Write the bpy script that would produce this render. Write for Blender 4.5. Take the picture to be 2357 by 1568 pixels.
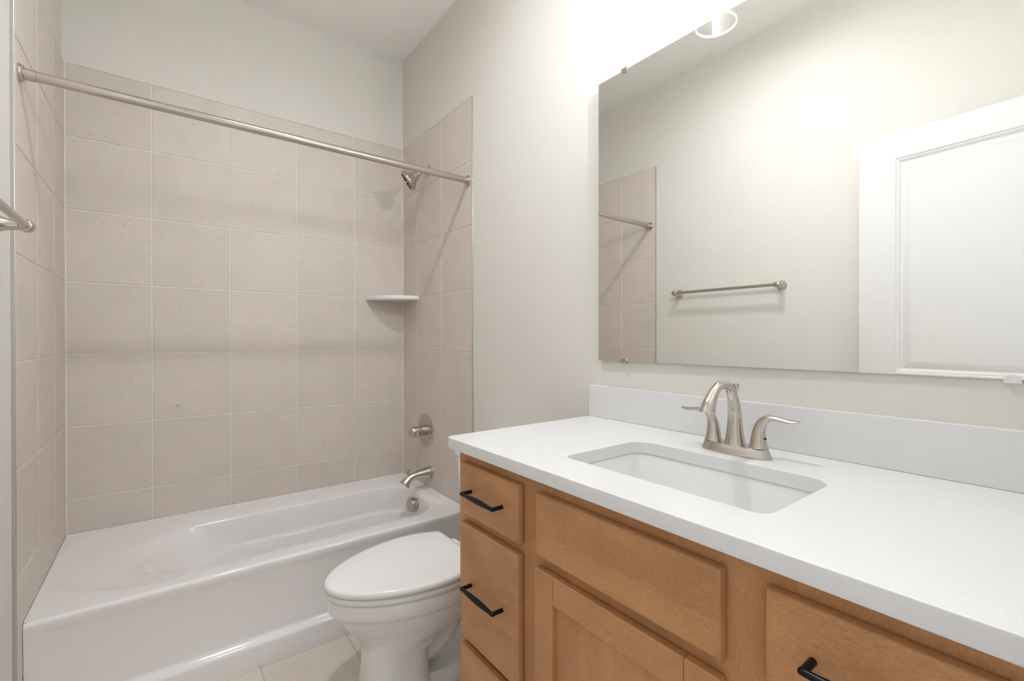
import bpy, bmesh, math, random
from mathutils import Vector, Matrix
random.seed(7)
for o in list(bpy.data.objects): bpy.data.objects.remove(o, do_unlink=True)
scn = bpy.context.scene
C = scn.collection
PI = math.pi

# ------------------------------------------------------------------ camera
EYE = 1.2
cam = bpy.data.cameras.new('camera')
cam.sensor_fit = 'HORIZONTAL'; cam.sensor_width = 36.0
cam.lens = 36.0 * 1059.47 / 2357.0
cam.clip_start = 0.01
camo = bpy.data.objects.new('camera', cam); C.objects.link(camo)
yaw, pitch, roll = math.radians(37.0847), math.radians(-0.2289), math.radians(-0.0369)
fw = Vector((math.sin(yaw)*math.cos(pitch), math.cos(yaw)*math.cos(pitch), math.sin(pitch)))
rt = Vector((math.cos(yaw), -math.sin(yaw), 0)); up = rt.cross(fw)
r2 = rt*math.cos(roll) + up*math.sin(roll); u2 = up*math.cos(roll) - rt*math.sin(roll)
camo.matrix_world = Matrix(((r2.x, u2.x, -fw.x, 0), (r2.y, u2.y, -fw.y, 0), (r2.z, u2.z, -fw.z, EYE), (0, 0, 0, 1)))
scn.camera = camo

# ------------------------------------------------------------------ light levels, exposure
vs = scn.view_settings
vs.view_transform = 'Standard'; vs.look = 'None'; vs.gamma = 1.0; vs.use_curve_mapping = False
vs.exposure = 2.04
W = bpy.data.worlds.new('world'); scn.world = W; W.use_nodes = True
W.node_tree.nodes['Background'].inputs[0].default_value = (0.97, 1.0, 1.03, 1)   # bright next room, seen through the doorway
W.node_tree.nodes['Background'].inputs[1].default_value = 0.22
BULB = 84.0      # emission of each vanity bulb
GLOBE = 105.0      # emission of the ceiling lamp lens

# ------------------------------------------------------------------ room numbers
XL, XR, YB = -0.331, 1.178, 2.672          # tile faces
WL, WR, WB = -0.340, 1.182, 2.681          # painted wall faces
YF = -0.02                                 # inner face of the front wall
ZC = 2.908
TOP = 2.361                                # top of the tile

# ------------------------------------------------------------------ helpers
def link(o): C.objects.link(o); return o

def wloc(o):
    v = Vector((0, 0, 0))
    while o: v += o.location; o = o.parent
    return v

def obj(name, bm, mats, parent=None, smooth=None, kind=None, label=None, wn=False):
    """one mesh object; vertices are given in room coordinates"""
    me = bpy.data.meshes.new(name)
    bmesh.ops.remove_doubles(bm, verts=bm.verts, dist=1e-6)
    bmesh.ops.recalc_face_normals(bm, faces=bm.faces)
    if parent:
        off = wloc(parent)
        for v in bm.verts: v.co -= off
    if smooth is not None:
        for f in bm.faces: f.smooth = True
        for e in bm.edges:
            if len(e.link_faces) == 2 and e.calc_face_angle(0) > math.radians(smooth): e.smooth = False
    bm.to_mesh(me); bm.free()
    if not isinstance(mats, (list, tuple)): mats = [mats]
    for m in mats: me.materials.append(m)
    o = link(bpy.data.objects.new(name, me))
    if wn:
        w_ = o.modifiers.new('weighted_normals', 'WEIGHTED_NORMAL'); w_.keep_sharp = True; w_.weight = 90
    if parent: o.parent = parent
    if kind: o['kind'] = kind
    if label: o['label'] = label
    return o

def thing(name, label, cat, loc=(0, 0, 0), group=None):
    o = link(bpy.data.objects.new(name, None)); o.location = loc; o.empty_display_size = 0.05
    o['label'] = label; o['category'] = cat
    if group: o['group'] = group
    return o

def tag(o, label, cat, group=None):
    o['label'] = label; o['category'] = cat
    if group: o['group'] = group
    return o

def NB(): return bmesh.new()

def box(bm, x0, x1, y0, y1, z0, z1, bev=0.0, seg=2, mi=0):
    t = bmesh.new()
    bmesh.ops.create_cube(t, size=1.0)
    for v in t.verts:
        v.co = Vector(((x0+x1)/2 + v.co.x*abs(x1-x0), (y0+y1)/2 + v.co.y*abs(y1-y0), (z0+z1)/2 + v.co.z*abs(z1-z0)))
    if bev > 0: bmesh.ops.bevel(t, geom=list(t.edges), offset=bev, segments=seg, profile=0.5, affect='EDGES')
    join(bm, t, mi)

def join(bm, t, mi=None):
    m = {v: bm.verts.new(v.co) for v in t.verts}
    for f in t.faces:
        try:
            g = bm.faces.new([m[v] for v in f.verts]); g.material_index = f.material_index if mi is None else mi; g.smooth = f.smooth
        except ValueError: pass
    t.free()

def loft(bm, rings, cap0=False, cap1=False, closed=True, mi=0):
    vs_ = [[bm.verts.new(p) for p in r] for r in rings]
    n = len(rings[0])
    for a, b in zip(vs_[:-1], vs_[1:]):
        for i in range(n if closed else n-1):
            j = (i+1) % n
            try: bm.faces.new((a[i], a[j], b[j], b[i])).material_index = mi
            except ValueError: pass
    if cap0: bm.faces.new(list(reversed(vs_[0]))).material_index = mi
    if cap1: bm.faces.new(vs_[-1]).material_index = mi
    return vs_

def frame_of(d):
    d = Vector(d).normalized()
    a = Vector((0, 0, 1)) if abs(d.z) < 0.9 else Vector((1, 0, 0))
    u = d.cross(a).normalized(); return u, d.cross(u).normalized(), d

def lathe(bm, profile, origin, axis, n=32, cap0=True, cap1=True):
    """profile: (distance along axis, radius)"""
    u, v, d = frame_of(axis); o = Vector(origin)
    rings = [[o + d*t + (u*math.cos(2*PI*i/n) + v*math.sin(2*PI*i/n))*max(r, 1e-5) for i in range(n)] for t, r in profile]
    loft(bm, rings, cap0, cap1)

def cyl(bm, p0, p1, r, n=24, bev=0.0):
    p0, p1 = Vector(p0), Vector(p1); L = (p1-p0).length
    pr = [(0, r), (L, r)] if bev == 0 else [(0, r-bev), (bev*.3, r-bev*.3), (bev, r), (L-bev, r), (L-bev*.3, r-bev*.3), (L, r-bev)]
    lathe(bm, pr, p0, p1-p0, n)

def sweep(bm, pts, radii, n=20, side=None, flat=None, caps=True, tend=None):
    """tube along pts; radii per point; flat = per-point ratio of the second axis; side = fixed side vector"""
    P = [Vector(p) for p in pts]; rings = []; pu = None
    for i, p in enumerate(P):
        if i == 0: t = P[1]-P[0]
        elif i == len(P)-1: t = Vector(tend) if tend is not None else P[-1]-P[-2]
        else: t = (P[i+1]-P[i]).normalized() + (P[i]-P[i-1]).normalized()
        t.normalize()
        if side is not None: u = (Vector(side) - t*Vector(side).dot(t)).normalized()
        elif pu is None: u = frame_of(t)[0]
        else: u = (pu - t*pu.dot(t)).normalized()
        pu = u; v = t.cross(u)
        k = 1.0 if flat is None else flat[i]
        k2 = 1.0
        if 0 < i < len(P)-1:
            c = max(0.5, (P[i+1]-P[i]).normalized().dot(t)); k2 = 1.0/c
        rings.append([p + u*math.cos(2*PI*j/n)*radii[i] + v*math.sin(2*PI*j/n)*radii[i]*k*k2 for j in range(n)])
    loft(bm, rings, caps, caps)

def smooth_path(pts, vals, m=6):
    """Catmull-Rom through points and per-point values"""
    P = [Vector(p) for p in pts]; out, ov = [], []
    n = len(P)
    for i in range(n-1):
        p0, p1, p2, p3 = P[max(i-1, 0)], P[i], P[i+1], P[min(i+2, n-1)]
        for k in range(m):
            t = k/m
            out.append(0.5*((2*p1) + (p2-p0)*t + (2*p0-5*p1+4*p2-p3)*t*t + (3*p1-p0-3*p2+p3)*t**3))
            ov.append([a+(b-a)*t for a, b in zip(vals[i], vals[i+1])])
    out.append(P[-1]); ov.append(list(vals[-1]))
    return out, ov

def rrect(x0, x1, y0, y1, z, rl, rr=None, k=10, m=6):
    """rounded rectangle ring, rl on the x0 corners and rr on the x1 corners"""
    rr = rl if rr is None else rr
    cs = [(x1-rr, y1-rr, rr, 0), (x0+rl, y1-rl, rl, 90), (x0+rl, y0+rl, rl, 180), (x1-rr, y0+rr, rr, 270)]
    pts = []
    for ci, (cx, cy, r, a0) in enumerate(cs):
        arc = [Vector((cx + r*math.cos(math.radians(a0+90*i/k)), cy + r*math.sin(math.radians(a0+90*i/k)), z)) for i in range(k+1)]
        nx = cs[(ci+1) % 4]
        st = Vector((nx[0] + nx[2]*math.cos(math.radians(nx[3])), nx[1] + nx[2]*math.sin(math.radians(nx[3])), z))
        pts += arc + [arc[-1].lerp(st, (i+1)/(m+1)) for i in range(m)]
    return pts

# ------------------------------------------------------------------ materials
def mat(name):
    m = bpy.data.materials.new(name); m.use_nodes = True
    nt = m.node_tree; b = nt.nodes['Principled BSDF']
    return m, nt, b

def N(nt, t, **kw):
    n = nt.nodes.new(t)
    for k, v in kw.items():
        if k.startswith('i_'): n.inputs[k[2:].replace('_', ' ')].default_value = v
        else: setattr(n, k, v)
    return n

def mixc(nt, fac, a, b, mode='MIX'):
    n = nt.nodes.new('ShaderNodeMix'); n.data_type = 'RGBA'; n.blend_type = mode
    for s, v in ((0, fac), (6, a), (7, b)):
        if hasattr(v, 'is_linked'): nt.links.new(v, n.inputs[s])
        elif isinstance(v, tuple): n.inputs[s].default_value = (*v, 1)
        else: n.inputs[s].default_value = v
    return n.outputs[2]

def ramp(nt, src, stops):
    n = nt.nodes.new('ShaderNodeValToRGB'); nt.links.new(src, n.inputs[0])
    e = n.color_ramp.elements
    while len(e) < len(stops): e.new(0.5)
    for x, (p, c) in zip(e, stops): x.position = p; x.color = (c, c, c, 1) if not isinstance(c, tuple) else (*c, 1)
    return n.outputs[0]

def bump(nt, b, h, strength, dist):
    n = N(nt, 'ShaderNodeBump'); n.inputs['Strength'].default_value = strength; n.inputs['Distance'].default_value = dist
    nt.links.new(h, n.inputs['Height']); nt.links.new(n.outputs[0], b.inputs['Normal'])

def plain(name, col, rough=0.5, metal=0.0, coat=0.0, spec=0.5):
    m, nt, b = mat(name)
    b.inputs['Base Color'].default_value = (*col, 1); b.inputs['Roughness'].default_value = rough
    b.inputs['Metallic'].default_value = metal; b.inputs['Coat Weight'].default_value = coat
    b.inputs['Specular IOR Level'].default_value = spec
    return m

def m_paint(name, col, bs=0.12, scale=260):
    m, nt, b = mat(name)
    tc = N(nt, 'ShaderNodeTexCoord'); nz = N(nt, 'ShaderNodeTexNoise', i_Scale=scale, i_Detail=2.0)
    nt.links.new(tc.outputs['Object'], nz.inputs['Vector'])
    b.inputs['Base Color'].default_value = (*col, 1); b.inputs['Roughness'].default_value = 0.55
    b.inputs['Specular IOR Level'].default_value = 0.3
    bump(nt, b, nz.outputs[0], bs, 0.001)
    return m

def m_ceiling():
    m, nt, b = mat('knockdown_ceiling')
    tc = N(nt, 'ShaderNodeTexCoord')
    mp = N(nt, 'ShaderNodeMapping'); mp.inputs['Scale'].default_value = (1.0, 0.55, 1)
    nt.links.new(tc.outputs['Object'], mp.inputs['Vector'])
    nz = N(nt, 'ShaderNodeTexNoise', i_Scale=13.0, i_Detail=5.0, i_Roughness=0.62, i_Distortion=1.4)
    nt.links.new(mp.outputs[0], nz.inputs['Vector'])
    h = ramp(nt, nz.outputs[0], [(0.52, 0.0), (0.60, 1.0)])
    b.inputs['Base Color'].default_value = (0.93, 0.905, 0.855, 1); b.inputs['Roughness'].default_value = 0.7
    bump(nt, b, h, 0.35, 0.0025)
    return m

def m_tile(name, base, pit=0.6):
    m, nt, b = mat(name)
    tc = N(nt, 'ShaderNodeTexCoord'); at = N(nt, 'ShaderNodeAttribute', attribute_name='tile_rand')
    sc = N(nt, 'ShaderNodeVectorMath', operation='SCALE'); sc.inputs[0].default_value = (13.1, 7.7, 21.3)
    nt.links.new(at.outputs['Fac'], sc.inputs['Scale'])
    ad = N(nt, 'ShaderNodeVectorMath', operation='ADD')
    nt.links.new(tc.outputs['Object'], ad.inputs[0]); nt.links.new(sc.outputs[0], ad.inputs[1])
    n1 = N(nt, 'ShaderNodeTexNoise', i_Scale=6.0, i_Detail=4.0, i_Roughness=0.6)
    n2 = N(nt, 'ShaderNodeTexNoise', i_Scale=62.0, i_Detail=4.0, i_Roughness=0.62, i_Distortion=0.25)
    n3 = N(nt, 'ShaderNodeTexNoise', i_Scale=9.0, i_Detail=2.0)
    n4 = N(nt, 'ShaderNodeTexNoise', i_Scale=150.0, i_Detail=2.0)
    for n in (n1, n2, n3, n4): nt.links.new(ad.outputs[0], n.inputs['Vector'])
    d = tuple(c*0.945 for c in base); l = tuple(min(1, c*1.03) for c in base)
    warm = (base[0]*1.015, base[1]*0.993, base[2]*0.96)
    c1 = mixc(nt, ramp(nt, n1.outputs[0], [(0.3, 0.0), (0.7, 1.0)]), d, l)
    c2 = mixc(nt, ramp(nt, n3.outputs[0], [(0.42, 0.0), (0.62, 0.7)]), c1, warm)
    c3 = mixc(nt, 0.05, c2, ramp(nt, n4.outputs[0], [(0.35, 0.25), (0.65, 0.85)]), 'OVERLAY')
    # small fossil pits: only where two noises agree
    p = N(nt, 'ShaderNodeMath', operation='MULTIPLY')
    nt.links.new(ramp(nt, n2.outputs[0], [(0.625, 0.0), (0.70, 1.0)]), p.inputs[0])
    nt.links.new(ramp(nt, n3.outputs[0], [(0.46, 0.0), (0.60, 1.0)]), p.inputs[1])
    p2 = N(nt, 'ShaderNodeMath', operation='MULTIPLY'); nt.links.new(p.outputs[0], p2.inputs[0]); p2.inputs[1].default_value = pit
    c4 = mixc(nt, p2.outputs[0], c3, tuple(c*0.55 for c in base))
    tv = N(nt, 'ShaderNodeMapRange'); nt.links.new(at.outputs['Fac'], tv.inputs[0]); tv.inputs[3].default_value = 0.975; tv.inputs[4].default_value = 1.025
    vm = N(nt, 'ShaderNodeVectorMath', operation='SCALE'); nt.links.new(c4, vm.inputs[0]); nt.links.new(tv.outputs[0], vm.inputs['Scale'])
    nt.links.new(vm.outputs[0], b.inputs['Base Color'])
    b.inputs['Roughness'].default_value = 0.42; b.inputs['Specular IOR Level'].default_value = 0.4
    bump(nt, b, n2.outputs[0], 0.05, 0.001)
    return m

def m_wood(name, grain):
    m, nt, b = mat(name)
    tc = N(nt, 'ShaderNodeTexCoord'); oi = N(nt, 'ShaderNodeObjectInfo')
    geo = N(nt, 'ShaderNodeNewGeometry')
    mp = N(nt, 'ShaderNodeMapping')
    mp.inputs['Scale'].default_value = (22, 4.0, 18) if grain == 'y' else (22, 18, 4.0)
    off = N(nt, 'ShaderNodeVectorMath', operation='SCALE'); off.inputs[0].default_value = (3, 5, 7)
    nt.links.new(oi.outputs['Random'], off.inputs['Scale'])
    ad = N(nt, 'ShaderNodeVectorMath', operation='ADD')
    nt.links.new(geo.outputs['Position'], ad.inputs[0]); nt.links.new(off.outputs[0], ad.inputs[1])
    nt.links.new(ad.outputs[0], mp.inputs['Vector'])
    g1 = N(nt, 'ShaderNodeTexNoise', i_Scale=1.0, i_Detail=4.0, i_Roughness=0.55, i_Distortion=0.4)
    nt.links.new(mp.outputs[0], g1.inputs['Vector'])
    fine = N(nt, 'ShaderNodeMapping'); fine.inputs['Scale'].default_value = (420, 130, 520) if grain == 'y' else (420, 520, 130)
    nt.links.new(ad.outputs[0], fine.inputs['Vector'])
    g2 = N(nt, 'ShaderNodeTexNoise', i_Scale=1.0, i_Detail=2.0); nt.links.new(fine.outputs[0], g2.inputs['Vector'])
    bl = N(nt, 'ShaderNodeTexNoise', i_Scale=9.0, i_Detail=3.0); nt.links.new(ad.outputs[0], bl.inputs['Vector'])
    # glued-up boards
    sx = N(nt, 'ShaderNodeSeparateXYZ'); nt.links.new(ad.outputs[0], sx.inputs[0])
    sn = N(nt, 'ShaderNodeMath', operation='SNAP'); sn.inputs[1].default_value = 0.083
    nt.links.new(sx.outputs['Z' if grain == 'y' else 'Y'], sn.inputs[0])
    wn = N(nt, 'ShaderNodeTexWhiteNoise', noise_dimensions='1D'); nt.links.new(sn.outputs[0], wn.inputs['W'])
    dark, lite = (0.425, 0.202, 0.082), (0.555, 0.279, 0.123)
    c = mixc(nt, ramp(nt, g1.outputs[0], [(0.25, 0.0), (0.75, 1.0)]), dark, lite)
    c = mixc(nt, ramp(nt, bl.outputs[0], [(0.35, 0.0), (0.7, 0.45)]), c, (0.60, 0.312, 0.14))
    c = mixc(nt, 0.22, c, ramp(nt, g2.outputs[0], [(0.3, 0.2), (0.7, 0.8)]), 'OVERLAY')
    tv = N(nt, 'ShaderNodeMapRange'); nt.links.new(wn.outputs[0], tv.inputs[0]); tv.inputs[3].default_value = 0.90; tv.inputs[4].default_value = 1.04
    vm = N(nt, 'ShaderNodeVectorMath', operation='SCALE'); nt.links.new(c, vm.inputs[0]); nt.links.new(tv.outputs[0], vm.inputs['Scale'])
    nt.links.new(vm.outputs[0], b.inputs['Base Color'])
    b.inputs['Roughness'].default_value = 0.38; b.inputs['Specular IOR Level'].default_value = 0.4
    return m

def m_quartz():
    m, nt, b = mat('white_quartz')
    tc = N(nt, 'ShaderNodeTexCoord')
    n1 = N(nt, 'ShaderNodeTexNoise', i_Scale=700.0, i_Detail=2.0); n2 = N(nt, 'ShaderNodeTexNoise', i_Scale=560.0, i_Detail=1.0)
    for n in (n1, n2): nt.links.new(tc.outputs['Object'], n.inputs['Vector'])
    c = mixc(nt, ramp(nt, n1.outputs[0], [(0.4, 0.0), (0.6, 1.0)]), (0.745, 0.738, 0.732), (0.785, 0.78, 0.775))
    c = mixc(nt, ramp(nt, n2.outputs[0], [(0.70, 0.0), (0.75, 0.55)]), c, (0.50, 0.46, 0.42))
    nt.links.new(c, b.inputs['Base Color']); b.inputs['Roughness'].default_value = 0.22
    return m

def m_nickel(name='brushed_nickel', col=(0.58, 0.535, 0.485), rough=0.20):
    m, nt, b = mat(name)
    b.inputs['Roughness'].default_value = rough; b.inputs['Anisotropic'].default_value = 0.35
    b.inputs['Base Color'].default_value = (*col, 1); b.inputs['Metallic'].default_value = 1.0
    return m

def m_glass(name, haze, seed):
    m = bpy.data.materials.new(name); m.use_nodes = True; nt = m.node_tree; nt.nodes.clear()
    out = N(nt, 'ShaderNodeOutputMaterial'); tr = N(nt, 'ShaderNodeBsdfTransparent'); gl = N(nt, 'ShaderNodeBsdfGlossy')
    tr.inputs[0].default_value = (0.97, 0.97, 0.96, 1); gl.inputs['Roughness'].default_value = 0.03
    df = N(nt, 'ShaderNodeBsdfDiffuse'); tl_ = N(nt, 'ShaderNodeBsdfTranslucent'); sc_ = N(nt, 'ShaderNodeAddShader')
    for n in (df, tl_): n.inputs[0].default_value = (0.45, 0.45, 0.44, 1)
    nt.links.new(df.outputs[0], sc_.inputs[0]); nt.links.new(tl_.outputs[0], sc_.inputs[1])
    lw = N(nt, 'ShaderNodeLayerWeight', i_Blend=0.35); mx = N(nt, 'ShaderNodeMixShader'); m2 = N(nt, 'ShaderNodeMixShader')
    tc = N(nt, 'ShaderNodeTexCoord'); vo = N(nt, 'ShaderNodeTexVoronoi', i_Scale=230.0); nt.links.new(tc.outputs['Object'], vo.inputs['Vector'])
    sd = ramp(nt, vo.outputs['Distance'], [(0.10, haze+seed), (0.20, haze)])
    fr = ramp(nt, lw.outputs['Facing'], [(0.0, 0.015), (0.7, 0.06), (1.0, 0.45)])
    nt.links.new(fr, mx.inputs[0]); nt.links.new(tr.outputs[0], mx.inputs[1]); nt.links.new(gl.outputs[0], mx.inputs[2])
    nt.links.new(sd, m2.inputs[0]); nt.links.new(mx.outputs[0], m2.inputs[1]); nt.links.new(sc_.outputs[0], m2.inputs[2])
    nt.links.new(m2.outputs[0], out.inputs[0])
    return m

def m_emit(name, col, s):
    m, nt, b = mat(name)
    b.inputs['Base Color'].default_value = (0.9, 0.9, 0.9, 1)
    b.inputs['Emission Color'].default_value = (*col, 1); b.inputs['Emission Strength'].default_value = s
    return m

def m_mirror():
    return plain('mirror_silver', (0.885, 0.89, 0.872), 0.0, 1.0)

PAINT = m_paint('wall_paint', (0.76, 0.728, 0.672))
CEIL = m_ceiling()
TILE = m_tile('wall_tile_stone', (0.69, 0.62, 0.557))
FTILE = m_tile('floor_tile_stone', (0.74, 0.665, 0.59), 0.8)
GROUT = plain('grout', (0.82, 0.765, 0.715), 0.8)
TRIMG = plain('tile_edge', (0.62, 0.605, 0.59), 0.32, 1.0)
WOODH = m_wood('maple_horizontal', 'y'); WOODV = m_wood('maple_vertical', 'z')
QUARTZ = m_quartz()
NICKEL = m_nickel(); NICKEL2 = m_nickel('nickel_satin_dark', (0.52, 0.47, 0.42), 0.30)
ACRYL = plain('tub_enamel', (0.88, 0.845, 0.835), 0.10, 0, 0.0)
PORC = plain('porcelain', (0.89, 0.885, 0.87), 0.08, 0, 0.4)
SEATP = plain('seat_plastic', (0.89, 0.88, 0.86), 0.2)
BLACK = plain('black_metal', (0.012, 0.012, 0.013), 0.32, 0.6)
RUBBER = plain('dark_rubber', (0.02, 0.02, 0.02), 0.6)
DOORP = plain('door_paint', (0.82, 0.805, 0.78), 0.5, spec=0.25)
WHITE = plain('white_trim_paint', (0.84, 0.83, 0.81), 0.35)
CAULK = plain('white_caulk', (0.80, 0.77, 0.74), 0.5)
SHELF = plain('white_ceramic', (0.90, 0.87, 0.845), 0.25)
GLASS = m_glass('seeded_glass', 0.0012, 0.035); RIM = m_glass('glass_rim', 0.035, 0.05); MIRROR = m_mirror()
GLASSEDGE = plain('mirror_edge', (0.62, 0.66, 0.62), 0.15)
BULBM = m_emit('bulb_glow', (0.94, 1.0, 1.09), BULB)
GLOBEM = m_emit('lamp_globe', (0.955, 1.0, 1.055), GLOBE)

# ------------------------------------------------------------------ room shell
def struct(name, bm, m, parent=None, **k):
    o = obj(name, bm, m, parent, **k)
    if not parent: o['kind'] = 'structure'
    return o

T = 0.11
bm = NB(); box(bm, WL-T, WL, YF-T, WB+T, 0, ZC); wl = struct('wall_left', bm, PAINT)
bm = NB(); box(bm, WR, WR+T, YF-T, WB+T, 0, ZC); wr = struct('wall_right', bm, PAINT)
bm = NB(); box(bm, WL, WR, WB, WB+T, 0, ZC); wb = struct('wall_back', bm, PAINT)
# front wall with the doorway the camera looks through
DX0, DX1, DZ = -0.245, 0.52, 2.135
bm = NB()
box(bm, WL, DX0, YF-T, YF, 0, ZC); box(bm, DX1, WR, YF-T, YF, 0, ZC); box(bm, DX0, DX1, YF-T, YF, DZ, ZC)
struct('wall_front', bm, PAINT)
bm = NB(); box(bm, WL-T, WR+T, YF-T, WB+T, ZC, ZC+0.1); struct('ceiling', bm, CEIL)

# ---- tiles: one mesh per wall, every tile a bevelled slab over the grout bed
def tile_field(name, parent, us, vs_, place, thick, gap=0.0042, bev=0.0018, mats=None, kind=None):
    bm = NB(); lay = bm.faces.layers.float.new('tile_rand')
    def quad(ps, mi, rv):
        f = bm.faces.new([bm.verts.new(place(*p)) for p in ps]); f.material_index = mi; f[lay] = rv
    u0, u1, v0, v1 = us[0], us[-1], vs_[0], vs_[-1]
    g = thick - 0.0024
    quad([(u0, v0, g), (u1, v0, g), (u1, v1, g), (u0, v1, g)], 1, 0)
    for a, b in ((0, 1), (1, 2), (2, 3), (3, 0)):
        c = [(u0, v0), (u1, v0), (u1, v1), (u0, v1)]
        quad([(*c[a], 0), (*c[b], 0), (*c[b], thick), (*c[a], thick)], 1, 0)
    h = gap/2
    for i in range(len(us)-1):
        for j in range(len(vs_)-1):
            rv = random.random()
            a0 = us[i] + (h if i else 0); a1 = us[i+1] - (h if i < len(us)-2 else 0)
            b0 = vs_[j] + (h if j else 0); b1 = vs_[j+1] - (h if j < len(vs_)-2 else 0)
            lo = [(a0, b0), (a1, b0), (a1, b1), (a0, b1)]
            hi = [(a0+bev, b0+bev), (a1-bev, b0+bev), (a1-bev, b1-bev), (a0+bev, b1-bev)]
            quad([(*p, thick) for p in hi], 0, rv)
            for k in range(4):
                l = (k+1) % 4
                quad([(*lo[k], g-0.0003), (*lo[l], g-0.0003), (*hi[l], thick), (*hi[k], thick)], 0, rv)
    o = obj(name, bm, mats or [TILE, GROUT], parent)
    if kind: o['kind'] = kind
    return o

P = 0.308; PZ = 0.30686
zl = [0.0]; z = TOP - 0.3057
rows = [TOP, z]
while z - PZ > 0.0: z -= PZ; rows.append(z)
rows = sorted(rows)
rows_tub = [0.3675] + [r for r in rows if r > 0.39]
rows_all = ([0.0] if rows[0] > 0.03 else []) + rows
x1 = -0.0432
bx = [XL] + [x1 + P*i for i in range(4)] + [XR]
tb = tile_field('tile_cladding', wb, bx, rows_tub, lambda u, v, n: (u, WB - n, v), WB-YB)
ry = [1.8768, 2.1808, 2.4888, YB]
tr_ = tile_field('tile_cladding', wr, ry, rows_all, lambda u, v, n: (WR - n, u, v), WR-XR)
ly = [1.8702, 2.148, 2.440, YB]
tl = tile_field('tile_cladding', wl, ly, rows_all, lambda u, v, n: (WL + n, u, v), XL-WL)
bm = NB(); box(bm, WR-0.0045, WR-0.0001, 1.8700, 1.8767, 0, TOP+0.002, 0.001); obj('tile_edge_strip', bm, TRIMG, wr)
bm = NB(); box(bm, WL+0.0001, WL+0.0085, 1.8640, 1.8701, 0, TOP+0.002, 0.001); obj('tile_edge_strip', bm, TRIMG, wl)
# floor
fx = [WL] + [x for x in (-0.031, 0.277, 0.585, 0.893)] + [WR]
fy = [YF-T] + [0.04, 0.656, 1.272, 1.888, 2.504] + [WB]
bm = NB(); box(bm, WL, WR, YF-T, WB, -0.1, -0.008)
fl = struct('floor', bm, GROUT)
tile_field('tile_field', fl, fx, fy, lambda u, v, n: (u, v, -0.008 + n), 0.008, 0.003, 0.001, [FTILE, plain('floor_grout', (0.60, 0.53, 0.46), 0.8)])
# baseboards
bm = NB(); box(bm, WL, WL+0.013, 0.0, 1.862, 0, 0.09, 0.003); struct('baseboard_left', bm, WHITE)
bm = NB(); box(bm, WR-0.013, WR, 1.10, 1.868, 0, 0.09, 0.003); struct('baseboard_right', bm, WHITE)

# door casing and leaf
bm = NB()
cy0, cy1 = YF-T-0.012, YF+0.0
for a, b in ((DX0, DX0+0.018), (DX1-0.018, DX1)): box(bm, a, b, cy0, cy1, 0, DZ, 0.002)
box(bm, DX0+0.018, DX1-0.018, cy0, cy1, DZ-0.018, DZ, 0.002)
struct('trim_1', bm, WHITE)

HX, HY = -0.225, -0.032; FXx, FYy = -0.288, 0.721      # hinge and free edge of the room-side face
dvec = Vector((FXx-HX, FYy-HY, 0)); dw = dvec.length; dvec.normalize()
dn = Vector((dvec.y, -dvec.x, 0))                       # towards the room (+x)
def dpt(s, z, n): return Vector((HX, HY, 0)) + dvec*s + dn*n + Vector((0, 0, z))
def door_leaf():
    bm = NB(); th = 0.035; zb, zt = 0.012, 2.118
    sti, rail = 0.137, 0.112
    panels = [(sti, dw-sti, 1.047, zt-rail), (sti, dw-sti, 0.24, 0.90)]
    def face(n, sgn):
        def q(ps): bm.faces.new([bm.verts.new(dpt(*p)) for p in ps])
        ss = [0, sti, dw-sti, dw]; zz = [zb, 0.24, 0.90, 1.047, zt-rail, zt]
        for i in range(3):
            for j in range(5):
                if i == 1 and j in (1, 3): continue
                q([(ss[i], zz[j], n), (ss[i+1], zz[j], n), (ss[i+1], zz[j+1], n), (ss[i], zz[j+1], n)])
        for s0, s1, z0, z1 in panels:
            prof = [(0, 0), (0.004, 0.005), (0.009, 0.006), (0.018, 0.0155), (0.022, 0.016), (0.050, 0.005), (0.053, 0.0045)]
            rings = [[dpt(s0+i, z0+i, n-sgn*d), dpt(s1-i, z0+i, n-sgn*d), dpt(s1-i, z1-i, n-sgn*d), dpt(s0+i, z1-i, n-sgn*d)] for i, d in prof]
            loft(bm, rings, False, True)
    face(0, 1); face(-th, -1)
    c = [(0, zb), (dw, zb), (dw, zt), (0, zt)]
    for k in range(4):
        l = (k+1) % 4
        bm.faces.new([bm.verts.new(dpt(*c[k], 0)), bm.verts.new(dpt(*c[l], 0)), bm.verts.new(dpt(*c[l], -th)), bm.verts.new(dpt(*c[k], -th))])
    return bm
d1 = obj('door_1', door_leaf(), DOORP, None, smooth=25, wn=True); d1['kind'] = 'structure'

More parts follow.
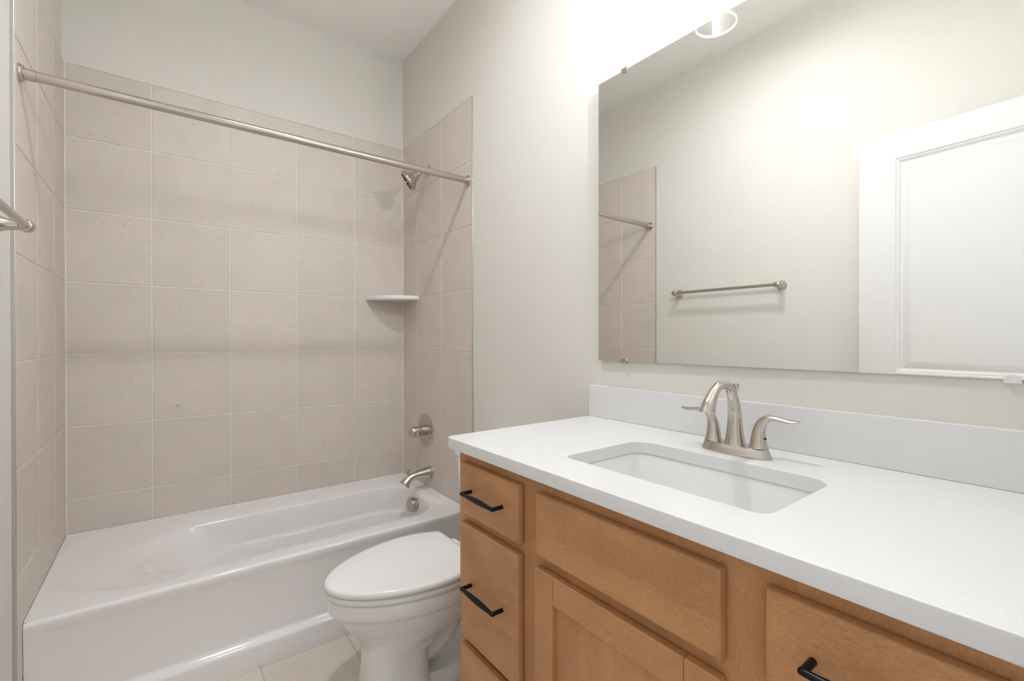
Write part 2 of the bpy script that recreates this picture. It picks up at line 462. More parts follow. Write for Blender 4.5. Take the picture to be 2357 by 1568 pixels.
# ------------------------------------------------------------------ bathtub
tub = thing('bathtub', 'white alcove bathtub with flat front apron set between the tiled walls', 'bathtub', (0.42, 2.29, 0))
TZ = 0.367
ax0, ax1 = XL+0.001, XR-0.001
bm = NB()
keys = [(-0.324, 1.132, 1.992, 2.664, TZ-0.0003, 0.300, 0.09), (-0.316, 1.124, 2.002, 2.656, TZ-0.0022, 0.295, 0.10),
        (-0.285, 1.116, 2.020, 2.626, TZ-0.0070, 0.280, 0.11), (-0.220, 1.108, 2.043, 2.588, TZ-0.0140, 0.258, 0.12),
        (-0.150, 1.103, 2.062, 2.563, TZ-0.0205, 0.240, 0.12), (-0.115, 1.100, 2.073, 2.555, TZ-0.0260, 0.232, 0.12),
        (-0.085, 1.098, 2.086, 2.552, TZ-0.0340, 0.226, 0.12), (0.010, 1.091, 2.126, 2.545, 0.280, 0.205, 0.12),
        (0.085, 1.086, 2.158, 2.540, 0.228, 0.188, 0.12), (0.096, 1.084, 2.162, 2.537, 0.223, 0.185, 0.12),
        (0.108, 1.081, 2.166, 2.525, 0.2195, 0.178, 0.12), (0.120, 1.079, 2.170, 2.518, 0.2140, 0.172, 0.12), (0.132, 1.077, 2.174, 2.514, 0.204, 0.168, 0.12),
        (0.190, 1.066, 2.190, 2.500, 0.140, 0.150, 0.12), (0.225, 1.050, 2.200, 2.480, 0.100, 0.135, 0.11),
        (0.260, 1.020, 2.215, 2.450, 0.085, 0.110, 0.10), (0.360, 0.900, 2.260, 2.360, 0.078, 0.048, 0.048)]
def catmull(ks, m):
    out = []
    for i in range(len(ks)-1):
        a, b_, c, d = ks[max(i-1, 0)], ks[i], ks[i+1], ks[min(i+2, len(ks)-1)]
        # limited tangents keep the steps from overshooting
        for q in range(m):
            t = q/m; row = []
            for p0, p1, p2, p3 in zip(a, b_, c, d):
                t1 = (p2-p0)/2 if (p2-p1)*(p1-p0) > 0 else 0; t2 = (p3-p1)/2 if (p3-p2)*(p2-p1) > 0 else 0
                lim = 2.5*(p2-p1); t1 = max(min(t1, max(lim, 0)), min(lim, 0)); t2 = max(min(t2, max(lim, 0)), min(lim, 0))
                row.append((2*t**3-3*t*t+1)*p1 + (t**3-2*t*t+t)*t1 + (3*t*t-2*t**3)*p2 + (t**3-t*t)*t2)
            out.append(row)
    out.append(list(ks[-1])); return out
R = [rrect(ax0, ax1, 1.934, YB-0.0015, TZ, 0.003, k=16, m=14)] + [rrect(*q, k=16, m=14) for q in catmull(keys, 3)]
loft(bm, R, False, True)
obj('basin', bm, ACRYL, tub, smooth=60)
bm = NB()
prof = [(1.9345, 0.367, 0), (1.929, 0.3664, 0), (1.9245, 0.3642, 0), (1.9218, 0.3605, 0), (1.9210, 0.356, 0), (1.9212, 0.345, 0), (1.9225, 0.330, .5), (1.9235, 0.318, 1), (1.9260, 0.104, 1), (1.9252, 0.097, .9), (1.9215, 0.0905, .5), (1.9120, 0.0835, 0), (1.9065, 0.0795, 0), (1.9035, 0.075, 0), (1.9025, 0.069, 0), (1.902, 0.0, 0)]
xs = [ax0, -0.300, -0.285, -0.270, 0.3, 0.8, 1.11, 1.125, 1.14, ax1]; rec = [0, 0, .5, 1, 1, 1, 1, .5, 0, 0]
rings = [[Vector((x, y + 0.004*k*r_, z)) for y, z, k in prof] for x, r_ in zip(xs, rec)]
loft(bm, rings, closed=False)
bk = [[Vector((x, 1.96, 0)), Vector((x, 1.96, 0.36))] for x in (ax0, ax1)]
loft(bm, bk, closed=False)
obj('apron', bm, ACRYL, tub, smooth=60)
bm = NB()
oc = Vector((1.086, 2.318, 0.297)); od = Vector((-1, 0, 0.10)).normalized()
lathe(bm, [(-0.004, 0.033), (0.006, 0.033), (0.0065, 0.038), (0.026, 0.038), (0.0285, 0.037), (0.030, 0.034), (0.0302, 0.0)], oc, od, 40, True, False)
obj('overflow_cover', bm, NICKEL2, tub, smooth=35, label='satin nickel overflow cover')
bm = NB(); lathe(bm, [(0, 0.034), (0.004, 0.034), (0.006, 0.03), (0.007, 0.0)], (0.95, 2.30, 0.0795), (0, 0, 1), 32, True, False)
obj('drain', bm, NICKEL, tub, smooth=35, label='nickel drain')
# caulk bead along the tile
bm = NB()
def bead(p0, p1, n1, n2, r=0.006):
    p0, p1, n1, n2 = map(Vector, (p0, p1, n1, n2))
    loft(bm, [[p, p+n1*r, p+(n1+n2)*r*0.42, p+n2*r] for p in (p0, p1)], True, True)
e_ = 0.0012; bead((XL+e_, YB-e_, TZ), (XR-e_, YB-e_, TZ), (0, -1, 0), (0, 0, 1)); bead((XR-e_, YB-e_, TZ), (XR-e_, 1.93, TZ), (-1, 0, 0), (0, 0, 1)); bead((XL+e_, YB-e_, TZ), (XL+e_, 1.93, TZ), (1, 0, 0), (0, 0, 1))
obj('caulk_bead', bm, CAULK, tub)
for nm, wall_, xw_, sx_ in (('left', wl, XL, 1), ('right', wr, XR, -1)):
    bm = NB(); q0, q1 = Vector((xw_, YB, TZ+0.004)), Vector((xw_, YB, TOP))
    loft(bm, [[p, p+Vector((sx_*0.0030, 0, 0)), p+Vector((sx_*0.0013, -0.0013, 0)), p+Vector((0, -0.0030, 0))] for p in (q0, q1)], True, True)
    obj('corner_grout', bm, GROUT, wall_)

# tub spout
sp = thing('tub_spout', 'brushed nickel tub spout on the tile above the tub end', 'spout', (XR, 2.31, 0.46))
pts = [(XR, 2.31, 0.459), (1.165, 2.31, 0.459), (1.13, 2.31, 0.458), (1.095, 2.31, 0.457), (1.068, 2.31, 0.452), (1.048, 2.31, 0.441), (1.034, 2.31, 0.428), (1.023, 2.31, 0.4155)]
rv = [(0.036,), (0.0345,), (0.029,), (0.0235,), (0.0215,), (0.0215,), (0.025,), (0.0325,)]
p_, v_ = smooth_path(pts, rv, 5)
bm = NB(); sweep(bm, p_, [a[0] for a in v_], 28, side=(0, 1, 0)); obj('spout_body', bm, NICKEL, sp, smooth=50)
bm = NB(); lathe(bm, [(0, 0.006), (0.014, 0.006), (0.022, 0.008), (0.029, 0.012), (0.032, 0.0125), (0.0335, 0.011), (0.034, 0)], (1.045, 2.31, 0.460), (-0.06, 0, 1), 24, True, False)
obj('diverter_knob', bm, NICKEL, sp, smooth=50)

# shower valve
va = thing('shower_valve', 'brushed nickel shower valve with round plate and knob handle', 'shower valve', (XR, 2.362, 0.686))
bm = NB(); lathe(bm, [(0, 0.092), (0.003, 0.092), (0.006, 0.088), (0.008, 0.080), (0.0085, 0.058), (0.010, 0.056), (0.0105, 0.0)], (XR, 2.362, 0.684), (-1, 0, 0), 56, True, False)
es = obj('escutcheon', bm, NICKEL, va, smooth=30)
bm = NB()
lathe(bm, [(0, 0.029), (0.035, 0.029), (0.036, 0.026), (0.040, 0.026), (0.041, 0.0295), (0.075, 0.0285), (0.083, 0.026), (0.088, 0.020), (0.0895, 0.0)], (XR-0.009, 2.362, 0.684), (-1, 0, 0), 40, True, False)
sweep(bm, [(1.117, 2.345, 0.680), (1.112, 2.325, 0.668), (1.108, 2.312, 0.660)], [0.014, 0.011, 0.008], 16)
obj('handle', bm, NICKEL, va, smooth=35)
bm = NB(); lathe(bm, [(0, 0.004), (0.0015, 0.004), (0.002, 0)], (XR-0.0085, 2.362-0.03, 0.618), (-1, 0, 0), 12, True, False); obj('screw', bm, NICKEL2, es)

# shower head
sh = thing('showerhead', 'brushed nickel flared shower head on short angled arm', 'shower head', (XR, 2.33, 2.136))
bm = NB(); lathe(bm, [(0, 0.031), (0.003, 0.031), (0.007, 0.026), (0.010, 0.017), (0.012, 0.011)], (XR, 2.33, 2.136), (-1, 0, 0), 36); obj('wall_flange', bm, NICKEL, sh, smooth=40)
hd = Vector((-0.72, 0.38, -0.58)).normalized(); hc = Vector((1.051, 2.33, 2.051))         # face centre, pointing down into the tub
hb = hc - hd*0.070
arm = [(XR, 2.33, 2.136), (1.160, 2.33, 2.1355), (1.148, 2.328, 2.132), (1.134, 2.322, 2.123), tuple(hb - hd*0.012), tuple(hb)]
p_, v_ = smooth_path(arm, [(0.0095,)]*6, 4)
bm = NB(); sweep(bm, p_, [a[0] for a in v_], 20, side=(0, 1, 0))
lathe(bm, [(-0.022, 0.0115), (-0.016, 0.0125), (-0.005, 0.0125), (0.0, 0.0115)], hb, hd, 24)
obj('shower_arm', bm, NICKEL, sh, smooth=45)
bm = NB(); lathe(bm, [(-0.004, 0.015), (0.0, 0.018), (0.010, 0.021), (0.018, 0.0245), (0.028, 0.029), (0.038, 0.036), (0.047, 0.046), (0.054, 0.054), (0.060, 0.0575), (0.066, 0.058), (0.069, 0.056), (0.070, 0.050)], hb, hd, 48); obj('head', bm, NICKEL, sh, smooth=40)
bm = NB(); lathe(bm, [(0.0, 0.0505), (0.003, 0.050), (0.004, 0.046), (0.004, 0.0)], hc - hd*0.001, hd, 48, True, False)
fp = obj('face_plate', bm, NICKEL2, sh, smooth=40)
u, v, d = frame_of(hd)
bm = NB()
for ring, cnt in ((0.012, 5), (0.025, 9), (0.041, 16)):
    for k in range(cnt):
        a = 2*PI*k/cnt + ring*40
        c = hc + hd*0.003 + (u*math.cos(a) + v*math.sin(a))*ring
        lathe(bm, [(0, 0.0034), (0.003, 0.0030), (0.005, 0.0)], c, hd, 8, True, False)
o = obj('spray_nozzles', bm, RUBBER, fp, label='dark rubber spray nozzles'); o['kind'] = 'stuff'
bm = NB(); cyl(bm, hc + hd*0.002 + Vector((-0.012, -0.036, -0.010)), hc + hd*0.016 + Vector((-0.014, -0.040, -0.012)), 0.0042, 12, 0.001); obj('spray_lever', bm, NICKEL2, sh, smooth=40)

# shower rod
RY, RZ = 1.910, 1.965
rod = thing('shower_rod', 'long brushed nickel shower curtain rod spanning the tub alcove', 'shower rod', (0.42, RY, RZ))
bm = NB(); cyl(bm, (XL+0.034, RY, RZ), (XR-0.034, RY, RZ), 0.0146, 28, 0.0008); obj('tube', bm, NICKEL, rod, smooth=40)
for s, xw in ((1, XL), (-1, XR)):
    bm = NB(); k_ = 0.0162 if s > 0 else 0.0128
    lathe(bm, [(0, 0.0265), (0.0045, 0.0265), (0.006, 0.0255), (0.0065, 0.0238), (0.0105, 0.0238), (0.0115, 0.0225), (0.012, k_), (0.036, k_), (0.037, 0.0128)], (xw, RY, RZ), (s, 0, 0), 36)
    obj('end_flange', bm, NICKEL, rod, smooth=30)

# corner shelf
bm = NB()
def shelf_ring(z, g):
    pts = [Vector((XR, YB, z))]
    a, b = 0.233-g, 0.218-g
    for i in range(17):
        t = PI/2*i/16; e = 2/2.1
        pts.append(Vector((XR - a*math.cos(t)**e, YB - b*math.sin(t)**e, z)))
    return pts
loft(bm, [shelf_ring(1.4255, 0.006), shelf_ring(1.4262, 0.003), shelf_ring(1.429, 0.001), shelf_ring(1.4455, 0), shelf_ring(1.4475, 0.0008), shelf_ring(1.448, 0.003)], True, True)
tag(obj('corner_shelf', bm, SHELF, None, smooth=40), 'small white quarter round shelf in the tiled tub corner', 'shelf')

# towel bar on the left wall
tb_ = thing('towel_bar', 'brushed nickel towel bar on the painted left wall, repeated in the mirror', 'towel bar', (WL, 1.386, 1.489))
BXx, BZ = -0.280, 1.489
bm = NB(); cyl(bm, (BXx, 1.080, BZ), (BXx, 1.692, BZ), 0.0092, 24); obj('bar', bm, NICKEL, tb_, smooth=40)
for yy, s in ((1.692, 1), (1.080, -1)):
    bm = NB()
    lathe(bm, [(0, 0.0265), (0.003, 0.0265), (0.005, 0.025), (0.010, 0.0215), (0.018, 0.0175), (0.030, 0.0140), (0.042, 0.0118), (0.048, 0.0112), (0.049, 0.0095), (0.052, 0.0092), (0.056, 0.010)], (WL, yy, BZ), (1, 0, 0), 32)
    lathe(bm, [(-0.017, 0.0096), (-0.0165, 0.0118), (-0.013, 0.0145), (-0.006, 0.0158), (0.006, 0.0158), (0.012, 0.0145), (0.0155, 0.011), (0.0165, 0.0)], (BXx, yy, BZ), (0, s, 0), 32, True, False)
    obj('post', bm, NICKEL, tb_, smooth=40)

# ------------------------------------------------------------------ vanity cabinet
vc = thing('vanity_cabinet', 'brown maple vanity cabinet under the white countertop', 'vanity cabinet', (0.91, 0.54, 0))
CY0, CY1, FX, ZB = 0.0, 1.080, 0.640, 0.906
bm = NB()
box(bm, FX+0.019, WR-0.002, CY1-0.018, CY1, 0.0, ZB); box(bm, FX+0.019, WR-0.002, CY0, CY0+0.018, 0.0, ZB)
box(bm, FX+0.019, WR-0.002, CY0+0.018, CY1-0.018, 0.10, 0.118)
box(bm, WR-0.012, WR-0.002, CY0+0.018, CY1-0.018, 0.118, ZB-0.10)
obj('carcass', bm, WOODV, vc)
bm = NB()
for a, b in ((1.036, CY1), (0.733, 0.812), (0.269, 0.348), (CY0, 0.044)): box(bm, FX, FX+0.019, a, b, 0.10, ZB)
for a, b in ((0.044, 0.269), (0.348, 0.733), (0.812, 1.036)):
    for z0, z1 in ((0.866, ZB), (0.712, 0.752), (0.10, 0.135)): box(bm, FX, FX+0.019, a, b, z0, z1)
    if a != 0.348: box(bm, FX, FX+0.019, a, b, 0.391, 0.430)
obj('face_frame', bm, WOODV, vc)
bm = NB(); box(bm, FX+0.07, FX+0.085, CY0+0.018, CY1-0.018, 0, 0.10); obj('toe_kick', bm, WOODH, vc)

FR = 0.620
def slab_front(bm, y0, y1, z0, z1):
    rings = []
    for dx, ins in ((0.0172, 0.0), (0.007, 0.0), (0.004, 0.0012), (0.0018, 0.0035), (0.0006, 0.0065), (0.0, 0.0095)):
        rings.append([Vector((FR+dx, y0+ins, z0+ins)), Vector((FR+dx, y1-ins, z0+ins)), Vector((FR+dx, y1-ins, z1-ins)), Vector((FR+dx, y0+ins, z1-ins))])
    loft(bm, rings, True, True)
def pull(parent, yc, zc):
    bm = NB(); L = 0.067
    sweep(bm, [(FR, yc+L, zc), (FR-0.0285, yc+L, zc)], [0.0049, 0.0049], 16)
    sweep(bm, [(FR, yc-L, zc), (FR-0.0285, yc-L, zc)], [0.0049, 0.0049], 16)
    ys = [L+0.0049, L+0.003, L-0.004, L-0.016, 0.026, 0.0, -0.026, -(L-0.016), -(L-0.004), -(L+0.003), -(L+0.0049)]
    rr = [0.0030, 0.0046, 0.0048, 0.0049, 0.0064, 0.0070, 0.0064, 0.0049, 0.0048, 0.0046, 0.0030]
    sweep(bm, [(FR-0.0285, yc+y, zc) for y in ys], rr, 16)
    return obj('drawer_pull', bm, BLACK, parent, smooth=45, label='black bar pull')
for y0, y1 in ((0.802, 1.049), (0.031, 0.279)):
    for z0, z1, hz in ((0.744, 0.876, 0.812), (0.421, 0.721, 0.574), (0.125, 0.400, 0.265)):
        bm = NB(); slab_front(bm, y0, y1, z0, z1)
        o = obj('drawer', bm, WOODH, vc, smooth=35, wn=True)
        pull(o, (y0+y1)/2, hz)
bm = NB(); slab_front(bm, 0.338, 0.743, 0.744, 0.876); obj('false_drawer_front', bm, WOODH, vc, smooth=35, wn=True)
# shaker door: two stiles, two rails and a recessed panel
def shaker(y0, y1, z0, z1, w=0.057):
    def piece(a, b, c, d, m, name):
        bm = NB(); box(bm, FR, FR+0.0172, a, b, c, d, 0.0022, 2); return obj(name, bm, m, dr, smooth=35, wn=True)
    bm = NB(); box(bm, FR+0.009, FR+0.016, y0+w-0.004, y1-w+0.004, z0+w-0.004, z1-w+0.004)
    dr = obj('door', bm, WOODV, vc)
    piece(y1-w, y1, z0, z1, WOODV, 'stile'); piece(y0, y0+w, z0, z1, WOODV, 'stile')
    piece(y0+w, y1-w, z1-w, z1, WOODH, 'rail'); piece(y0+w, y1-w, z0, z0+w, WOODH, 'rail')
shaker(0.338, 0.743, 0.125, 0.720)

# countertop with sink opening
CT = 0.936; CB = 0.907
sx0, sx1, sy0, sy1 = 0.716, 0.984, 0.318, 0.755
ct = None
bm = NB()
def hole(z, g=0.0): return rrect(sx0-g, sx1+g, sy0-g, sy1+g, z, 0.024+g, 0.044+g)
ox0, ox1, oy0, oy1 = 0.606, WR-0.001, YF+0.001, 1.101
def outer(z, g=0.0): return rrect(ox0+g, ox1, oy0, oy1-g, z, 0.020-g*0.5, 0.0008)
loft(bm, [hole(CB), hole(CT-0.003), hole(CT-0.0008, 0.0008), hole(CT, 0.003), outer(CT, 0.003), outer(CT-0.0008, 0.0008), outer(CT-0.003), outer(CB+0.004), outer(CB+0.001, 0.001), outer(CB, 0.004), hole(CB)])
ctp = obj('countertop', bm, QUARTZ, None, smooth=35, wn=True)
tag(ctp, 'white speckled quartz countertop with rectangular sink cutout on the brown cabinet', 'countertop')
bm = NB(); box(bm, WR-0.020, WR-0.0005, YF+0.001, 1.101, CT, CT+0.106, 0.0018, 2); obj('backsplash', bm, QUARTZ, ctp, smooth=35, wn=True)

# undermount sink
sk = thing('sink', 'white rectangular undermount sink basin below the counter cutout', 'sink', (0.85, 0.536, CB))
bm = NB()
def sr(g, z, r): return rrect(sx0-g, sx1+g, sy0-g, sy1+g, z, r*0.62, r)
loft(bm, [sr(0.028, CB-0.012, 0.06), sr(0.028, CB-0.0002, 0.06), sr(0.006, CB-0.0002, 0.048), sr(0.0035, CB-0.0015, 0.047), sr(0.0022, CB-0.006, 0.047), sr(0.001, CB-0.02, 0.048), sr(-0.003, CB-0.07, 0.052), sr(-0.006, CB-0.105, 0.055), sr(-0.018, CB-0.125, 0.06), sr(-0.040, CB-0.135, 0.06), sr(-0.095, CB-0.143, 0.035)], False, True)
obj('basin', bm, PORC, sk, smooth=60)
bm = NB(); lathe(bm, [(0, 0.024), (0.003, 0.024), (0.005, 0.021), (0.004, 0.017), (0.008, 0.014), (0.009, 0.0)], (0.87, 0.536, CB-0.143), (0, 0, 1), 32, True, False)
obj('drain', bm, NICKEL, sk, smooth=35, label='nickel pop-up drain')

# faucet
FCX, FCY = 1.050, 0.536
fa = thing('faucet', 'brushed nickel two handle faucet on the white counter behind the sink', 'faucet', (FCX, FCY, CT))
bm = NB()
def oval(z, a, b, n=56, e=2.6):
    pts = []
    for i in range(n):
        t = 2*PI*i/n; c, s = math.cos(t), math.sin(t)
        pts.append(Vector((FCX + a*abs(c)**(2/2.0)*(1 if c >= 0 else -1), FCY + b*abs(s)**(2/e)*(1 if s >= 0 else -1), z)))
    return pts
loft(bm, [oval(CT+0.0003, 0.0290, 0.0800), oval(CT+0.0022, 0.0295, 0.0805), oval(CT+0.004, 0.0290, 0.0800), oval(CT+0.012, 0.0262, 0.0765), oval(CT+0.020, 0.0240, 0.0735), oval(CT+0.0218, 0.0226, 0.0722), oval(CT+0.0225, 0.019, 0.069)], True, True)
obj('base_plate', bm, NICKEL, fa, smooth=40)
Y0 = FCY
pts = [(1.050, Y0, CT+0.0222), (1.0495, Y0, 0.980), (1.0490, Y0, 1.009), (1.0465, Y0, 1.037), (1.0395, Y0, 1.063), (1.0270, Y0, 1.0835), (1.008, Y0, 1.0950), (0.985, Y0, 1.0965), (0.964, Y0, 1.0870), (0.9490, Y0, 1.0715), (0.9370, Y0, 1.0560), (0.9310, Y0, 1.0410)]
rv = [(0.0232, 1), (0.0188, 1), (0.0160, 1), (0.0140, 1), (0.0122, 1), (0.0106, 1), (0.0096, 1), (0.0094, 1), (0.0102, 1), (0.0120, 1), (0.0146, 1), (0.0170, 1)]
p_, v_ = smooth_path(pts, rv, 5)
bm = NB(); sweep(bm, p_, [a[0] for a in v_], 32, side=(0, 1, 0), tend=(-0.12, 0, -1))
obj('spout', bm, NICKEL, fa, smooth=50)
bm = NB(); lathe(bm, [(0, 0.0028), (0.090, 0.0028), (0.114, 0.0032), (0.128, 0.0052), (0.1375, 0.0068), (0.1385, 0.0066), (0.139, 0.0)], (1.0545, Y0, 0.957), (0, 0, 1), 20, True, False)
obj('lift_rod', bm, NICKEL, fa, smooth=40)
for s in (1, -1):
    yb = FCY + s*0.0525
    pts = [(FCX, yb, CT+0.0222), (FCX, yb, 0.972), (FCX, yb+s*0.0005, 0.990), (FCX, yb+s*0.003, 1.005), (FCX, yb+s*0.009, 1.017), (FCX, yb+s*0.019, 1.0245), (FCX, yb+s*0.032, 1.0270), (FCX, yb+s*0.048, 1.0258), (FCX, yb+s*0.062, 1.0240), (FCX, yb+s*0.074, 1.0244), (FCX, yb+s*0.082, 1.0264)]
    rv = [(0.0200, 1), (0.0165, 1), (0.0140, 1), (0.0122, .98), (0.0110, .92), (0.0102, .76), (0.0098, .56), (0.0100, .44), (0.0112, .40), (0.0108, .34), (0.0066, .22)]
    p_, v_ = smooth_path(pts, rv, 5)
    bm = NB(); sweep(bm, p_, [a[0] for a in v_], 28, side=(1, 0, 0), flat=[a[1] for a in v_])
    h_ = obj('lever_handle', bm, NICKEL, fa, smooth=50)
    bm = NB(); lathe(bm, [(0, 0.0195), (0.0012, 0.0195)], (FCX, yb, CT+0.0216), (0, 0, 1), 32); obj('gasket', bm, RUBBER, h_)
    if s == -1:
        bm = NB(); lathe(bm, [(0, 0.0026), (0.002, 0.0026)], (FCX-0.003, yb-0.0152, 0.9805), (-0.1, -1, 0.1), 12); obj('set_screw', bm, RUBBER, h_, label='black set screw hole')

# ------------------------------------------------------------------ mirror
MX = WR - 0.006; MY0, MY1, MZ0, MZ1 = 0.004, 1.0595, 1.1280, 2.0515
mi = thing('vanity_mirror', 'large frameless mirror clipped to the wall above the countertop', 'mirror', (WR, 0.535, MZ0))
bm = NB(); box(bm, MX, WR-0.0004, MY0, MY1, MZ0, MZ1)
bm.normal_update()
for f in bm.faces: f.material_index = 0 if f.normal.x < -0.5 else 1
g = obj('mirror_glass', bm, [MIRROR, GLASSEDGE], mi)
for yc in (0.952, 0.113):
    for zc, s in ((MZ1, 1), (MZ0, -1)):
        bm = NB(); m_ = NICKEL if not (s < 0 and yc < 0.5) else plain('clear_clip', (0.75, 0.75, 0.72), 0.2)
        w = 0.011
        rings = []
        for x in (MX-0.0001, MX-0.0022, MX-0.0028):
            k = 0.0 if x > MX-0.0025 else 0.001
            ps = [(-w+k, s*0.006), (w-k, s*0.006)] + [((w-k)*math.cos(t), -s*(0.0095-k)*math.sin(t)**0.8 if t not in (0,) else 0) for t in [PI*i/10 for i in range(11)]]
            rings.append([Vector((x, yc+a, zc+b)) for a, b in ps])
        loft(bm, rings, True, True)
        box(bm, MX-0.0001, WR-0.0003, yc-w, yc+w, min(zc+s*0.0005, zc+s*0.006), max(zc+s*0.0005, zc+s*0.006))
        obj('mirror_clip', bm, m_, mi, smooth=30)

# the glass stands a few millimetres off the wall at its far end
mi.location.x = WR - 0.0052; mi.rotation_euler.z = 0.0095

# ------------------------------------------------------------------ vanity light above the mirror
vl = thing('vanity_light', 'wall light with clear glass shades and glowing bulbs above the mirror', 'wall light', (WR, 0.535, 2.31))
bm = NB(); box(bm, WR-0.022, WR-0.0003, 0.30, 0.77, 2.285, 2.345, 0.006, 3); obj('back_plate', bm, NICKEL, vl, smooth=35)
LX = 1.075
for yc in (0.700, 0.370):
    bm = NB()
    p_, v_ = smooth_path([(WR-0.021, yc, 2.315), (WR-0.06, yc, 2.318), (LX+0.008, yc, 2.312), (LX, yc, 2.298), (LX, yc, 2.282)], [(0.007,)]*5, 4)
    sweep(bm, p_, [a[0] for a in v_], 16)
    a_ = obj('arm', bm, NICKEL, vl, smooth=45)
    bm = NB(); lathe(bm, [(0, 0.016), (0.006, 0.022), (0.010, 0.031), (0.028, 0.031), (0.03, 0.022)], (LX, yc, 2.290), (0, 0, -1), 32); obj('socket_cup', bm, NICKEL, a_, smooth=35)
    bm = NB()
    ro, ri = 0.0550, 0.0524
    prof = [(2.263, 0.024), (2.263, 0.040), (2.258, 0.050), (2.246, ro), (2.103, ro), (2.0990, ro+0.0008), (2.0965, ro+0.0004), (2.0955, ro-0.0013), (2.0965, ri-0.0008), (2.0990, ri-0.0010), (2.103, ri), (2.244, ri), (2.255, 0.048), (2.260, 0.039), (2.260, 0.024)]
    lathe(bm, [(2.30-z, r) for z, r in prof], (LX, yc, 2.30), (0, 0, -1), 56, False, False)
    for f in bm.faces: f.material_index = 1 if f.calc_center_median().z < 2.1025 else 0
    obj('glass_shade', bm, [GLASS, RIM], vl, smooth=35, label='clear seeded glass shade')
    bm = NB()
    lathe(bm, [(0.0, 0.0125), (0.014, 0.0125), (0.016, 0.011)], (LX, yc, 2.262), (0, 0, -1), 24); sk_ = obj('bulb_base', bm, WHITE, vl, smooth=40)
    bm = NB(); lathe(bm, [(0.0, 0.0085), (0.01, 0.0095), (0.02, 0.0098), (0.118, 0.0098), (0.130, 0.0085), (0.137, 0.005), (0.140, 0.0)], (LX, yc, 2.246), (0, 0, -1), 24, True, False)
    obj('bulb', bm, BULBM, vl, smooth=60, label='glowing tubular bulb')

# ceiling lamp over the floor (its second shadow of the rod and the towel bar shows in the photograph)
LQ = (0.42, 1.04)
cl = thing('ceiling_light', 'small round flush lamp on the ceiling over the open floor', 'ceiling light', (LQ[0], LQ[1], ZC))
bm = NB(); lathe(bm, [(0, 0.085), (0.008, 0.085), (0.014, 0.080), (0.016, 0.070), (0.014, 0.060), (0.0005, 0.0568)], (LQ[0], LQ[1], ZC), (0, 0, -1), 48, True, False); obj('trim_ring', bm, WHITE, cl, smooth=40)
bm = NB(); lathe(bm, [(0.0008, 0.0565), (0.0020, 0.052), (0.0028, 0.030), (0.003, 0.0)], (LQ[0], LQ[1], ZC), (0, 0, -1), 40, True, False); obj('lens', bm, GLOBEM, cl, smooth=80)

# ------------------------------------------------------------------ toilet
to = thing('toilet', 'white elongated toilet with closed lid between the tub and the vanity', 'toilet', (0.80, 1.492, 0))
TY = 1.492
def egg(z, xf, xw, xb, w, wb_, rc=0.02, nf=24, nb=10):
    """xf front tip, xw widest x, xb rear, w half width, wb_ half width at the rear"""
    half = []
    for i in range(nf):
        u_ = math.cos(PI/2*i/nf); half.append((xw - (xw-xf)*u_, w*max(0.0, 1-u_**1.85)**(1/1.85)))
    for i in range(nb+1):
        s = i/nb; x = xw + (xb-rc-xw)*s; half.append((x, w - (w-wb_)*s*s))
    for i in range(1, 6):
        t = PI/2*i/5; half.append((xb-rc + rc*math.sin(t), wb_ - rc + rc*math.cos(t)))
    pts = [Vector((x, TY+y, z)) for x, y in half]
    pts += [Vector((x, TY-y, z)) for x, y in reversed(half[1:])]
    return pts
# seat and lid
bm = NB()
loft(bm, [egg(0.4105, 0.404, 0.725, 0.874, 0.190, 0.158), egg(0.4125, 0.398, 0.725, 0.880, 0.194, 0.161), egg(0.420, 0.396, 0.725, 0.882, 0.196, 0.163), egg(0.4275, 0.398, 0.725, 0.880, 0.194, 0.161), egg(0.4320, 0.404, 0.725, 0.874, 0.189, 0.157), egg(0.4345, 0.420, 0.725, 0.860, 0.172, 0.145), egg(0.4358, 0.50, 0.725, 0.82, 0.10, 0.085)], True, True)
obj('lid', bm, SEATP, to, smooth=50)
bm = NB()
loft(bm, [egg(0.386, 0.408, 0.725, 0.872, 0.186, 0.155), egg(0.389, 0.402, 0.725, 0.876, 0.191, 0.158), egg(0.397, 0.400, 0.725, 0.878, 0.193, 0.160), egg(0.404, 0.403, 0.725, 0.876, 0.190, 0.158), egg(0.4075, 0.412, 0.725, 0.868, 0.182, 0.150)], True, True)
obj('seat', bm, SEATP, to, smooth=50)
for s in (1, -1):
    bm = NB(); box(bm, 0.868, 0.915, TY+s*0.075-0.022, TY+s*0.075+0.022, 0.384, 0.414, 0.008, 3); obj('hinge_cap', bm, SEATP, to, smooth=50)
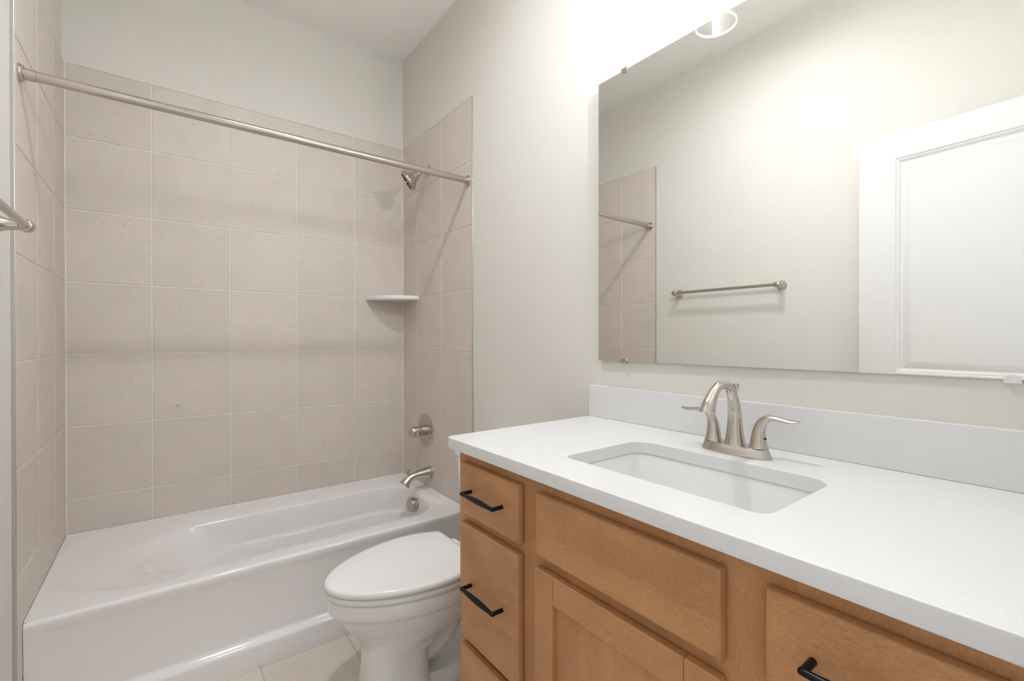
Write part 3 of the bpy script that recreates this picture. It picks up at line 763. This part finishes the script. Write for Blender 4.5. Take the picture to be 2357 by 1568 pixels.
# bowl and pedestal
bm = NB()
def foot(z, xf, xb, w, e=2.6, n=40):
    cx, a = (xf+xb)/2, (xb-xf)/2; pts = []
    base = egg(0, 0, 1, 2, 1, 1)
    m = len(base)
    for i in range(m):
        t = PI - 2*PI*0 + 2*PI*i/m
        c, s = math.cos(PI + 0*t - 2*PI*i/m), math.sin(PI - 2*PI*i/m)
        pts.append(Vector((cx + a*abs(c)**(2/e)*(1 if c > 0 else -1), TY + w*abs(s)**(2/e)*(1 if s > 0 else -1), z)))
    return pts
loft(bm, [egg(0.386, 0.418, 0.725, 0.930, 0.176, 0.130), egg(0.3845, 0.411, 0.725, 0.935, 0.184, 0.135), egg(0.379, 0.407, 0.725, 0.94, 0.188, 0.137), egg(0.342, 0.409, 0.725, 0.94, 0.187, 0.135), egg(0.336, 0.412, 0.725, 0.94, 0.185, 0.133), egg(0.331, 0.419, 0.725, 0.94, 0.179, 0.126), egg(0.318, 0.428, 0.725, 0.94, 0.173, 0.12), egg(0.290, 0.448, 0.72, 0.94, 0.160, 0.11), egg(0.260, 0.470, 0.715, 0.93, 0.143, 0.10), egg(0.232, 0.494, 0.71, 0.90, 0.125, 0.09, 0.03), egg(0.210, 0.509, 0.66, 0.83, 0.110, 0.085, 0.03), egg(0.195, 0.517, 0.63, 0.77, 0.1035, 0.086, 0.03), egg(0.180, 0.5205, 0.62, 0.738, 0.1005, 0.088, 0.02), egg(0.165, 0.5215, 0.62, 0.728, 0.0990, 0.088, 0.02)], True, True)
loft(bm, [foot(0.26, 0.534, 0.747, 0.098), foot(0.215, 0.526, 0.740, 0.1005), foot(0.18, 0.522, 0.734, 0.101), foot(0.12, 0.519, 0.732, 0.104), foot(0.05, 0.512, 0.736, 0.109), foot(0.012, 0.506, 0.742, 0.114), foot(0.0, 0.504, 0.744, 0.115)], True, True)
loft(bm, [foot(0.050, 0.66, 0.985, 0.070), foot(0.038, 0.66, 0.99, 0.078), foot(0.0, 0.66, 0.995, 0.084)], True, True)
p_, v_ = smooth_path([(0.64, TY, 0.16), (0.74, TY, 0.12), (0.80, TY, 0.15), (0.84, TY, 0.22), (0.88, TY, 0.24), (0.92, TY, 0.18), (0.93, TY, 0.04)], [(0.056,), (0.056,), (0.054,), (0.052,), (0.052,), (0.052,), (0.052,)], 5)
sweep(bm, p_, [a[0] for a in v_], 24, side=(0, 1, 0))
box(bm, 0.84, 1.06, TY-0.115, TY+0.115, 0.28, 0.395, 0.03, 4)
obj('bowl', bm, PORC, to, smooth=55)
bm = NB()
def rz(z, g): return rrect(0.990-g, WR-0.012, TY-0.217-g, TY+0.217+g, z, 0.022, 0.02)
loft(bm, [rz(0.392, -0.03), rz(0.398, -0.02), rz(0.42, -0.012), rz(0.690, 0.0), rz(0.706, 0.0)], True, True)
obj('tank', bm, PORC, to, smooth=50)
bm = NB()
loft(bm, [rz(0.7065, 0.004), rz(0.708, 0.007), rz(0.712, 0.009), rz(0.728, 0.009), rz(0.733, 0.007), rz(0.735, 0.002)], True, True)
obj('tank_lid', bm, PORC, to, smooth=50)
bm = NB()
lathe(bm, [(0, 0.012), (0.006, 0.012), (0.008, 0.009), (0.014, 0.008)], (0.990, TY+0.15, 0.66), (-1, 0, 0), 20)
sweep(bm, [(0.979, TY+0.15, 0.66), (0.974, TY+0.12, 0.657), (0.972, TY+0.075, 0.652)], [0.006, 0.0065, 0.005], 14)
obj('flush_lever', bm, SEATP, to, smooth=45)
